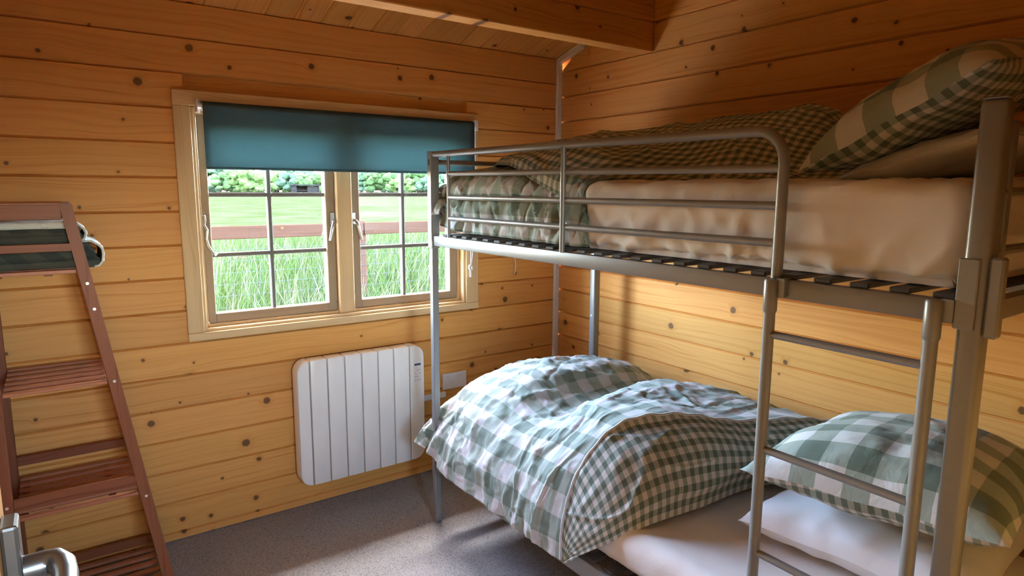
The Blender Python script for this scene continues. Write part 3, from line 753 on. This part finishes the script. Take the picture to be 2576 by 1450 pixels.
bank = [seam,
    [(-.07, -1.85, .53), (-.16, -1.85, .62), (-.33, -1.81, .66), (-.54, -1.70, .655), (-.73, -1.61, .675), (-.91, -1.53, .64), (-1.045, -1.475, .515), (-1.108, -1.43, .385), (-1.126, -1.409, .2895)],
    [(-.07, -1.86, .51), (-.16, -1.87, .55), (-.32, -1.82, .57), (-.54, -1.725, .575), (-.755, -1.675, .585), (-.935, -1.615, .56), (-1.058, -1.535, .455), (-1.108, -1.462, .36), (-1.125, -1.412, .288)],
    [(-.07, -1.85, .485), (-.16, -1.84, .485), (-.30, -1.76, .482), (-.52, -1.682, .480), (-.765, -1.672, .480), (-.955, -1.645, .472), (-1.063, -1.565, .405), (-1.105, -1.482, .338), (-1.123, -1.416, .286)]]
def d_bank(p, s, t):
    return .006 * crease((p[0] * .5, p[1], p[2] * 1.3), 7, (3, 9, 1), .06) + .012 * fnoise(p, 3, (6, 2, 2)) + .014 * fnoise(p, 5, (1, 8, 3)) + .006 * (ridge((p[0] * .4, p[1], p[2] * 1.2), 9) - .5) + .002 * fnoise(p, 28) + .012 * math.exp(-((s - .02) / .06) ** 2) * fnoise((p[0], p[1], 0), 22)
du = obj('cover_underside', cloth_patch(bank, 90, 200, d_bank, lambda s, t: min(1, s * 14) * min(1, (1 - s) * 10)), 'gingham', dv, True); solid(du, .006)
# piped seam with gathered edge
sm9 = cr_interp(np.asarray(seam), 90)
obj('seam', tubeg([Vector(p) + Vector((0, -.002, .002)) + Vector((0, 0, .003 * math.sin(i * 1.3))) for i, p in enumerate(sm9)], .0045, 6), 'check', dv, True)

# ---- upper duvet
def urow(y, zs, xs, ys=None): return [(x, (ys[i] if ys else y), z) for i, (x, z) in enumerate(zip(xs, zs))]
UX = [-.175, -.30, -.55, -.78, -.94, -1.025, -1.054, -1.057]
up_rows = [
    urow(-.53, [1.46, 1.45, 1.44, 1.43, 1.42, 1.41, 1.40, 1.38], UX),
    urow(-.45, [1.49, 1.50, 1.50, 1.50, 1.49, 1.46, 1.42, 1.36], [-.18, -.3, -.55, -.78, -.95, -1.04, -1.058, -1.06]),
    urow(-.515, [1.53, 1.55, 1.565, 1.565, 1.555, 1.51, 1.43, 1.33], UX),
    urow(-.68, [1.54, 1.57, 1.59, 1.59, 1.575, 1.52, 1.42, 1.312], UX),
    urow(-.95, [1.54, 1.58, 1.60, 1.60, 1.575, 1.52, 1.42, 1.310], UX),
    urow(-1.2, [1.54, 1.58, 1.60, 1.59, 1.565, 1.51, 1.42, 1.308], UX),
    urow(-1.36, [1.53, 1.55, 1.56, 1.55, 1.53, 1.485, 1.41, 1.308], UX, [-1.36, -1.36, -1.36, -1.36, -1.36, -1.37, -1.385, -1.40]),
    urow(-1.40, [1.51, 1.512, 1.512, 1.512, 1.512, 1.475, 1.40, 1.308], [-.18, -.3, -.55, -.78, -.94, -1.01, -1.03, -1.035], [-1.37, -1.37, -1.37, -1.37, -1.37, -1.385, -1.40, -1.415])]
def d_ud(p, s, t):
    v = .014 * fnoise(p, 4, (4, 4, 1)) + .006 * (ridge(p, 8) - .5)
    if t > .5:
        w = min(1, (t - .5) / .2)
        v += w * (.016 * (ridge((0, p[1] + p[2] * .28, p[2] * .3), 15, (6, 1, 2)) - .62) + .008 * crease((0, p[1] - p[2] * .3, p[2] * .35), 12, (4, 4, 4), .08) - .006 * crease((0, p[1] + p[2] * .45, p[2] * .3), 17, (8, 4, 1), .07) + .005 * fnoise((0, p[1] * 1.0, p[2] * .3), 42) - .006)
        b_ = abs((p[2] - 1.405) % .084 - .042) / .042
        v -= .006 * w * (1 - b_)
    return v
ud = empty('duvet', (-.6, -1.1, 1.502)); tag(ud, 'crumpled green checked duvet on the upper bunk, folded against the wall', 'duvet', 'checked duvets')
ut = obj('cover_top', cloth_patch(up_rows, 200, 130, d_ud), 'check_duvet', ud, True); solid(ut, .004)
fold_rows = [
    urow(-.70, [1.57, 1.585, 1.60, 1.605, 1.60, 1.59, 1.58, 1.57], [-.175, -.22, -.32, -.46, -.62, -.78, -.88, -.92]),
    urow(-.80, [1.58, 1.63, 1.66, 1.665, 1.65, 1.63, 1.61, 1.58], [-.17, -.20, -.30, -.46, -.64, -.82, -.93, -.97]),
    urow(-1.00, [1.60, 1.675, 1.715, 1.71, 1.685, 1.655, 1.61, 1.56], [-.165, -.19, -.30, -.46, -.66, -.86, -.99, -1.03]),
    urow(-1.20, [1.60, 1.69, 1.725, 1.715, 1.675, 1.625, 1.56, 1.49], [-.165, -.19, -.30, -.47, -.68, -.90, -1.025, -1.052]),
    urow(-1.34, [1.60, 1.70, 1.73, 1.71, 1.65, 1.59, 1.53, 1.46], [-.165, -.19, -.30, -.46, -.66, -.86, -.99, -1.03], [-1.36, -1.36, -1.36, -1.36, -1.36, -1.35, -1.34, -1.33]),
    urow(-1.48, [1.60, 1.72, 1.755, 1.735, 1.665, 1.58, 1.53, 1.507], [-.165, -.19, -.29, -.42, -.56, -.68, -.76, -.80], [-1.50, -1.50, -1.50, -1.50, -1.49, -1.47, -1.44, -1.42]),
    urow(-1.64, [1.60, 1.72, 1.76, 1.74, 1.67, 1.59, 1.53, 1.507], [-.165, -.19, -.28, -.40, -.51, -.60, -.66, -.69]),
    urow(-1.80, [1.58, 1.67, 1.705, 1.69, 1.64, 1.57, 1.53, 1.507], [-.165, -.19, -.27, -.39, -.50, -.59, -.65, -.68]),
    urow(-1.93, [1.54, 1.57, 1.59, 1.585, 1.565, 1.54, 1.52, 1.507], [-.165, -.19, -.26, -.36, -.45, -.53, -.58, -.60]),
    urow(-1.96, [1.507] * 8, [-.165, -.19, -.26, -.36, -.45, -.53, -.57, -.585])]
def d_fold(p, s, t):
    return .008 * crease((p[0], p[1] * .6, p[2]), 6, (3, 9, 8), .06) + .020 * fnoise(p, 4.5, (7, 3, 3)) + .010 * (ridge((p[0], p[1] * .7, p[2]), 7, (1, 1, 5)) - .5) + .0035 * fnoise(p, 24)
uf = obj('cover_underside', cloth_patch(fold_rows, 150, 90, d_fold, lambda s, t: min(1, s * 10 + .2) * min(1, (1 - s) * 10 + .1)), 'gingham', ud, True); solid(uf, .005)

# ---- pillows
def pillow(name, label, top, bottom, center, a, b_, T0, T1, rot, seed, group, sag=None, n=46, ex=.55):
    """a, b_: half sizes along local x, y; T0/T1: thickness up/down"""
    e = empty(name, center); tag(e, label, 'pillow', group)
    Rm = rot
    parts = {}
    for side, T, mt, nm in ((1, T0, top, 'case_top'), (-1, T1, bottom, 'case_underside')):
        V, F, UV = [], [], []
        for i in range(n + 1):
            for j in range(n + 1):
                u, v = i / n * 2 - 1, j / n * 2 - 1
                fu, fv = max(0, 1 - abs(u) ** 2.6), max(0, 1 - abs(v) ** 2.6)
                h = (fu * fv) ** ex
                px = a * u * (1 - .085 * (1 - abs(u)) * 0 - .10 * (1 - v * v) * abs(u) ** 3 * .6)
                py = b_ * v * (1 - .10 * (1 - u * u) * abs(v) ** 3 * .6)
                p = Vector((px, py, 0))
                wr = .010 * fnoise((px, py, seed), 7) + .006 * (ridge((px * 1.3, py, seed), 11) - .5)
                edge = .004 * math.sin(u * 9 + seed) * (1 - fv) + .004 * math.sin(v * 8 + seed) * (1 - fu)
                zz = side * (T * h + wr * min(1, h * 2)) + edge * .6 + (sag(u, v) if sag else 0)
                q = Rm @ Vector((px, py, zz)) + Vector(center)
                V.append(q); UV.append((px + .5, py + .5))
        for i in range(n):
            for j in range(n):
                k_ = i * (n + 1) + j; f = [k_, k_ + n + 1, k_ + n + 2, k_ + 1]
                F.append(f if side > 0 else f[::-1])
        parts[nm] = obj(nm, (V, F, UV), mt, e, True)
    rim = [(u, -1) for u in np.linspace(-1, 1, 20)] + [(1, v) for v in np.linspace(-1, 1, 20)][1:] + [(u, 1) for u in np.linspace(1, -1, 20)][1:] + [(-1, v) for v in np.linspace(1, -1, 20)][1:-1]
    return e
E3 = lambda rx, ry, rz: (Matrix.Rotation(math.radians(rz), 3, 'Z') @ Matrix.Rotation(math.radians(ry), 3, 'Y') @ Matrix.Rotation(math.radians(rx), 3, 'X'))
pillow('pillow', 'plain white pillow lying flat under the checked pillow on the lower bunk', 'pillow_white', 'pillow_white', (-.44, -2.10, .520), .335, .30, .078, .066, E3(0, 0, 5), 1.5, 'white pillows', ex=.36)
pillow('pillow', 'plump green checked pillow on top of the white pillow, lower bunk', 'check', 'gingham', (-.45, -2.12, .685), .345, .315, .140, .080, E3(-3, 3, 6), 4.2, 'checked pillows')
pillow('pillow', 'plain white pillow under the tilted checked pillow, upper bunk', 'pillow_white', 'pillow_white', (-.56, -2.24, 1.552), .33, .17, .050, .042, E3(-17, 0, 0), 2.7, 'white pillows')
pillow('pillow', 'green checked pillow tilted up against the bed end, upper bunk', 'check', 'gingham', (-.58, -2.210, 1.678), .37, .222, .112, .065, E3(-27, -9, 0), 7.9, 'checked pillows')

# ------------------------------------------------------------------ slatted ladder shelf
sh = empty('slatted_shelf', (-2.35, -.24, 0)); tag(sh, 'brown stained slatted shelf unit with sloping legs by the left wall', 'shelf unit')
YF, YN = -.050, -.430
LT = .026
def rx(z): return -2.1125 - .1498 * z            # outer edge of the sloping leg
def slope_leg(y0, y1):
    w = .034; V = []
    for z in (0, 1.43):
        for (dx, y) in ((0, y0), (0, y1), (-w, y1), (-w, y0)): V.append((rx(z) + dx, y, z))
    return V, [[3, 2, 1, 0], [4, 5, 6, 7], [0, 1, 5, 4], [1, 2, 6, 5], [2, 3, 7, 6], [3, 0, 4, 7]]
for y0, y1 in ((YN, YN + LT), (YF - LT + .005, YF + .005)):
    lg = obj('leg', slope_leg(y0, y1), 'brown_z', sh)
    if y0 == YN:
        for z in (1.175, 1.09, .841, .416):
            obj('screw', tubeg([(rx(z) - .017, YN - .0015, z), (rx(z) - .017, YN + .004, z)], .0048, 10), 'screw', lg, True)
    lg = obj('leg', boxg(-2.587, -2.556, y0, y1, 0, 1.43, .002), 'brown_z', sh)
    if y0 == YN:
        for z in (.841, .48): obj('screw', tubeg([(-2.572, YN - .0015, z), (-2.572, YN + .004, z)], .0048, 10), 'screw', lg, True)
def in_x(z): return rx(z) - .034
for z0, z1 in ((1.381, 1.428), (1.281, 1.306), (.459, .497), (.056, .09)):
    for y0 in (YN + .003, YF - .018):
        if z0 == .459 and y0 > -.2: zz0, zz1 = .482, .514
        else: zz0, zz1 = z0, z1
        obj('crossbar', boxg(-2.556, in_x(z1) + .004, y0, y0 + .018, zz0, zz1, .0015), 'brown', sh)
for zt, ns in ((1.432, 7), (1.222, 7), (.846, 6), (.438, 7), (.038, 7)):
    xr = in_x(zt) - .002 if zt < 1.4 else in_x(zt) + .012
    for k in range(ns):
        y = YN + .016 + (YF - YN - .046) * k / (ns - 1)
        if zt < .5: y = YN - .002 + (YF - YN - .03) * k / (ns - 1) + .012
        obj('slat', boxg(-2.552, xr, y - .011, y + .013, zt - .012, zt, .0015), 'brown_slat_lit', sh)
    for xb in (-2.545, xr - .085):
        obj('bearer', boxg(xb, xb + .022, YN + .045, YF - .03, zt - .022, zt - .0122, .001), 'brown', sh)

# folded blankets on the shelf
def blanket(name, label, x0, x1, y0, y1, z0, z1, seed, mt, lip):
    e = empty(name, ((x0 + x1) / 2, (y0 + y1) / 2, z0)); tag(e, label, 'blanket', 'folded blankets')
    layers = 3
    hh = (z1 - z0) / layers
    for k in range(layers):
        def dd(w, n, k=k):
            return .006 * fnoise((w[0] * .6, w[1], w[2]), 10, (seed, k, 0)) + .003 * fnoise(w, 30)
        g = soft_box(x0 + .004 * k, x1 - .012 * k, y0 + .005 * k, y1 - .004 * k, z0 + hh * k, z0 + hh * (k + 1) + .004, hh * .48, .014, dd)
        uv = [(p[0] + p[2], p[1] + p[2]) for p in g[0]]
        obj('fold', (g[0], g[1], uv), mt if k != lip else 'fleece', e, True)
    return e
bk1 = blanket('blanket', 'dark green blanket with pale edge, lower of two folded on the shelf', -2.54, -2.262, -.40, -.09, 1.2225, 1.305, 2.0, 'blanket', 9)
bk2 = blanket('blanket', 'crumpled pale green blanket folded on top of the dark one', -2.54, -2.300, -.39, -.10, 1.3055, 1.368, 6.0, 'blanket', 2)
# pale turned edges wrapped round the folds
def lip(prof, y0, y1, owner):
    n = 14; V = []; F = []; m_ = len(prof)
    for i in range(n + 1):
        y = y0 + (y1 - y0) * i / n
        for k, (x, z) in enumerate(prof): V.append((x + .003 * math.sin(i * 1.1 + k), y, z + .002 * math.sin(i * .8 + k * 2)))
    for i in range(n):
        for k in range(m_ - 1): a = i * m_ + k; F.append([a, a + 1, a + m_ + 1, a + m_])
    o = obj('turned_edge', (V, F), 'fleece', owner, True); solid(o, .006)
lip([(-2.315, 1.312), (-2.285, 1.311), (-2.264, 1.300), (-2.251, 1.284), (-2.248, 1.264), (-2.252, 1.242), (-2.264, 1.228), (-2.282, 1.222)], -.406, -.09, bk1)
lip([(-2.345, 1.374), (-2.318, 1.368), (-2.299, 1.352), (-2.291, 1.335), (-2.294, 1.318), (-2.305, 1.309)], -.396, -.10, bk2)

# ------------------------------------------------------------------ outdoors
GZ = -.16
gnd = tag(obj('ground', ([(-200, .05, GZ), (320, .05, GZ), (320, 420, GZ), (-200, 420, GZ), (-200, -60, GZ), (320, -60, GZ)], [[0, 1, 2, 3], [4, 5, 1, 0]]), 'ground'), 'wide green meadow outside the window', None, None, 'structure')
tag(obj('bounce_strip', boxg(-14, 12, .06, 2.3, GZ, GZ + .03), 'gravel'), 'unseen pale gravel strip added outside to bounce daylight up to the ceiling', None, None, 'structure')  # added out of view below the sill, reflects light up through the window
# long grass near the house
def blades(n, x0, x1, y0, y1, hmin, hmax, wd, lean):
    X = rng.uniform(0, 1, n); Y = y0 + (y1 - y0) * rng.uniform(0, 1, n) ** 1.3
    cx = -2.38 + (Y + 2.9) * (.18 + .78 * X); Hh = rng.uniform(hmin, hmax, n); A = rng.uniform(0, 2 * np.pi, n); ln = rng.normal(0, lean, (n, 2)) + np.array([.10, 0])
    w = wd * rng.uniform(.6, 1.3, n)
    V = np.empty((n, 5, 3)); dx, dy = np.cos(A) * w, np.sin(A) * w
    V[:, 0] = np.stack([cx - dx, Y - dy, np.full(n, GZ - .01)], 1); V[:, 1] = np.stack([cx + dx, Y + dy, np.full(n, GZ - .01)], 1)
    mx_, my_ = cx + ln[:, 0] * Hh * .35, Y + ln[:, 1] * Hh * .35
    V[:, 2] = np.stack([mx_ + dx * .8, my_ + dy * .8, GZ + Hh * .6], 1); V[:, 3] = np.stack([mx_ - dx * .8, my_ - dy * .8, GZ + Hh * .6], 1)
    V[:, 4] = np.stack([cx + ln[:, 0] * Hh, Y + ln[:, 1] * Hh, GZ + Hh], 1)
    F = []
    for i in range(n):
        o = 5 * i; F.append((o, o + 1, o + 2, o + 3)); F.append((o + 3, o + 2, o + 4))
    me = bpy.data.meshes.new('grass'); me.from_pydata(V.reshape(-1, 3).tolist(), [], F); me.update()
    return me
tag(obj('meadow_grass', blades(22000, -2, 6, 2.4, 16, .25, .62, .006, .28), 'blade'), 'long green meadow grass outside the window', 'grass', None, 'stuff')
tag(obj('seed_grass', blades(1900, -2, 6, 2.4, 14, .5, .85, .006, .25), 'straw'), 'straw coloured seed heads among the meadow grass', 'grass', None, 'stuff')
# post and rail fence
fe = empty('field_fence', (0, 4.5, GZ)); tag(fe, 'brown post and rail fence with wire mesh outside the window', 'fence')
for xp in (-2.0, .665, 3.3): obj('fence_post', tubeg([(xp, 4.56, GZ - .1), (xp, 4.56, 1.08), (xp, 4.56, 1.105)], [.055, .055, .045], 14), 'rail_out', fe, 40)
for x0, x1 in ((-4.6, -2.0), (-2.0, .66), (.67, 3.3), (3.3, 6.0)): obj('fence_rail', boxg(x0 + .004, x1 - .004, 4.47, 4.507, .945, 1.085, .006), 'rail_out', fe)
for k in range(7):
    z = .08 + .125 * k; obj('fence_wire', tubeg([(-4.6, 4.50, z), (6, 4.50, z)], .0022, 5, False), 'wire', fe)
for k in range(40):
    x = -2.2 + .15 * k; obj('fence_wire', tubeg([(x, 4.50, 0.05), (x, 4.50, .86)], .0014, 4, False), 'wire', fe)
# far fence
ff = empty('paddock_fence', (40, 150, GZ)); tag(ff, 'thin brown paddock fence far across the meadow', 'fence')
for z in (.65, 1.15): obj('fence_rail', boxg(-40, 190, 150, 150.1, z, z + .14), 'bark', ff)
for k in range(58): obj('fence_post', boxg(-40 + 4 * k, -39.85 + 4 * k, 149.9, 150, GZ, 1.35), 'bark', ff)
# field shelter
fs = empty('field_shelter', (52, 158, GZ)); tag(fs, 'small grey open field shelter before the trees', 'shed')
def dirx(px, y):                                   # x on the plane at depth y seen through image column px
    d = rt2 * ((px - 1288) / FPX) + up2 * (-(470 - 725) / FPX) + fw
    return CAM.x + d.x * (y - CAM.y) / d.y
sx0, sx1 = dirx(744, 158), dirx(803, 158)
obj('back_wall', boxg(sx0, sx1, 161.5, 161.7, GZ, 2.2), 'shed', fs); obj('side_wall', boxg(sx0, sx0 + .2, 158, 161.5, GZ, 2.3), 'shed', fs); obj('side_wall', boxg(sx1 - .2, sx1, 158, 161.5, GZ, 2.3), 'shed', fs)
obj('partition', boxg((sx0 + sx1) / 2, sx1 - .2, 158.2, 158.4, GZ, 2.2), 'shed', fs); obj('roof', boxg(sx0 - .4, sx1 + .4, 157.4, 162.2, 2.3, 2.6, .05), 'shed', fs)
# trees
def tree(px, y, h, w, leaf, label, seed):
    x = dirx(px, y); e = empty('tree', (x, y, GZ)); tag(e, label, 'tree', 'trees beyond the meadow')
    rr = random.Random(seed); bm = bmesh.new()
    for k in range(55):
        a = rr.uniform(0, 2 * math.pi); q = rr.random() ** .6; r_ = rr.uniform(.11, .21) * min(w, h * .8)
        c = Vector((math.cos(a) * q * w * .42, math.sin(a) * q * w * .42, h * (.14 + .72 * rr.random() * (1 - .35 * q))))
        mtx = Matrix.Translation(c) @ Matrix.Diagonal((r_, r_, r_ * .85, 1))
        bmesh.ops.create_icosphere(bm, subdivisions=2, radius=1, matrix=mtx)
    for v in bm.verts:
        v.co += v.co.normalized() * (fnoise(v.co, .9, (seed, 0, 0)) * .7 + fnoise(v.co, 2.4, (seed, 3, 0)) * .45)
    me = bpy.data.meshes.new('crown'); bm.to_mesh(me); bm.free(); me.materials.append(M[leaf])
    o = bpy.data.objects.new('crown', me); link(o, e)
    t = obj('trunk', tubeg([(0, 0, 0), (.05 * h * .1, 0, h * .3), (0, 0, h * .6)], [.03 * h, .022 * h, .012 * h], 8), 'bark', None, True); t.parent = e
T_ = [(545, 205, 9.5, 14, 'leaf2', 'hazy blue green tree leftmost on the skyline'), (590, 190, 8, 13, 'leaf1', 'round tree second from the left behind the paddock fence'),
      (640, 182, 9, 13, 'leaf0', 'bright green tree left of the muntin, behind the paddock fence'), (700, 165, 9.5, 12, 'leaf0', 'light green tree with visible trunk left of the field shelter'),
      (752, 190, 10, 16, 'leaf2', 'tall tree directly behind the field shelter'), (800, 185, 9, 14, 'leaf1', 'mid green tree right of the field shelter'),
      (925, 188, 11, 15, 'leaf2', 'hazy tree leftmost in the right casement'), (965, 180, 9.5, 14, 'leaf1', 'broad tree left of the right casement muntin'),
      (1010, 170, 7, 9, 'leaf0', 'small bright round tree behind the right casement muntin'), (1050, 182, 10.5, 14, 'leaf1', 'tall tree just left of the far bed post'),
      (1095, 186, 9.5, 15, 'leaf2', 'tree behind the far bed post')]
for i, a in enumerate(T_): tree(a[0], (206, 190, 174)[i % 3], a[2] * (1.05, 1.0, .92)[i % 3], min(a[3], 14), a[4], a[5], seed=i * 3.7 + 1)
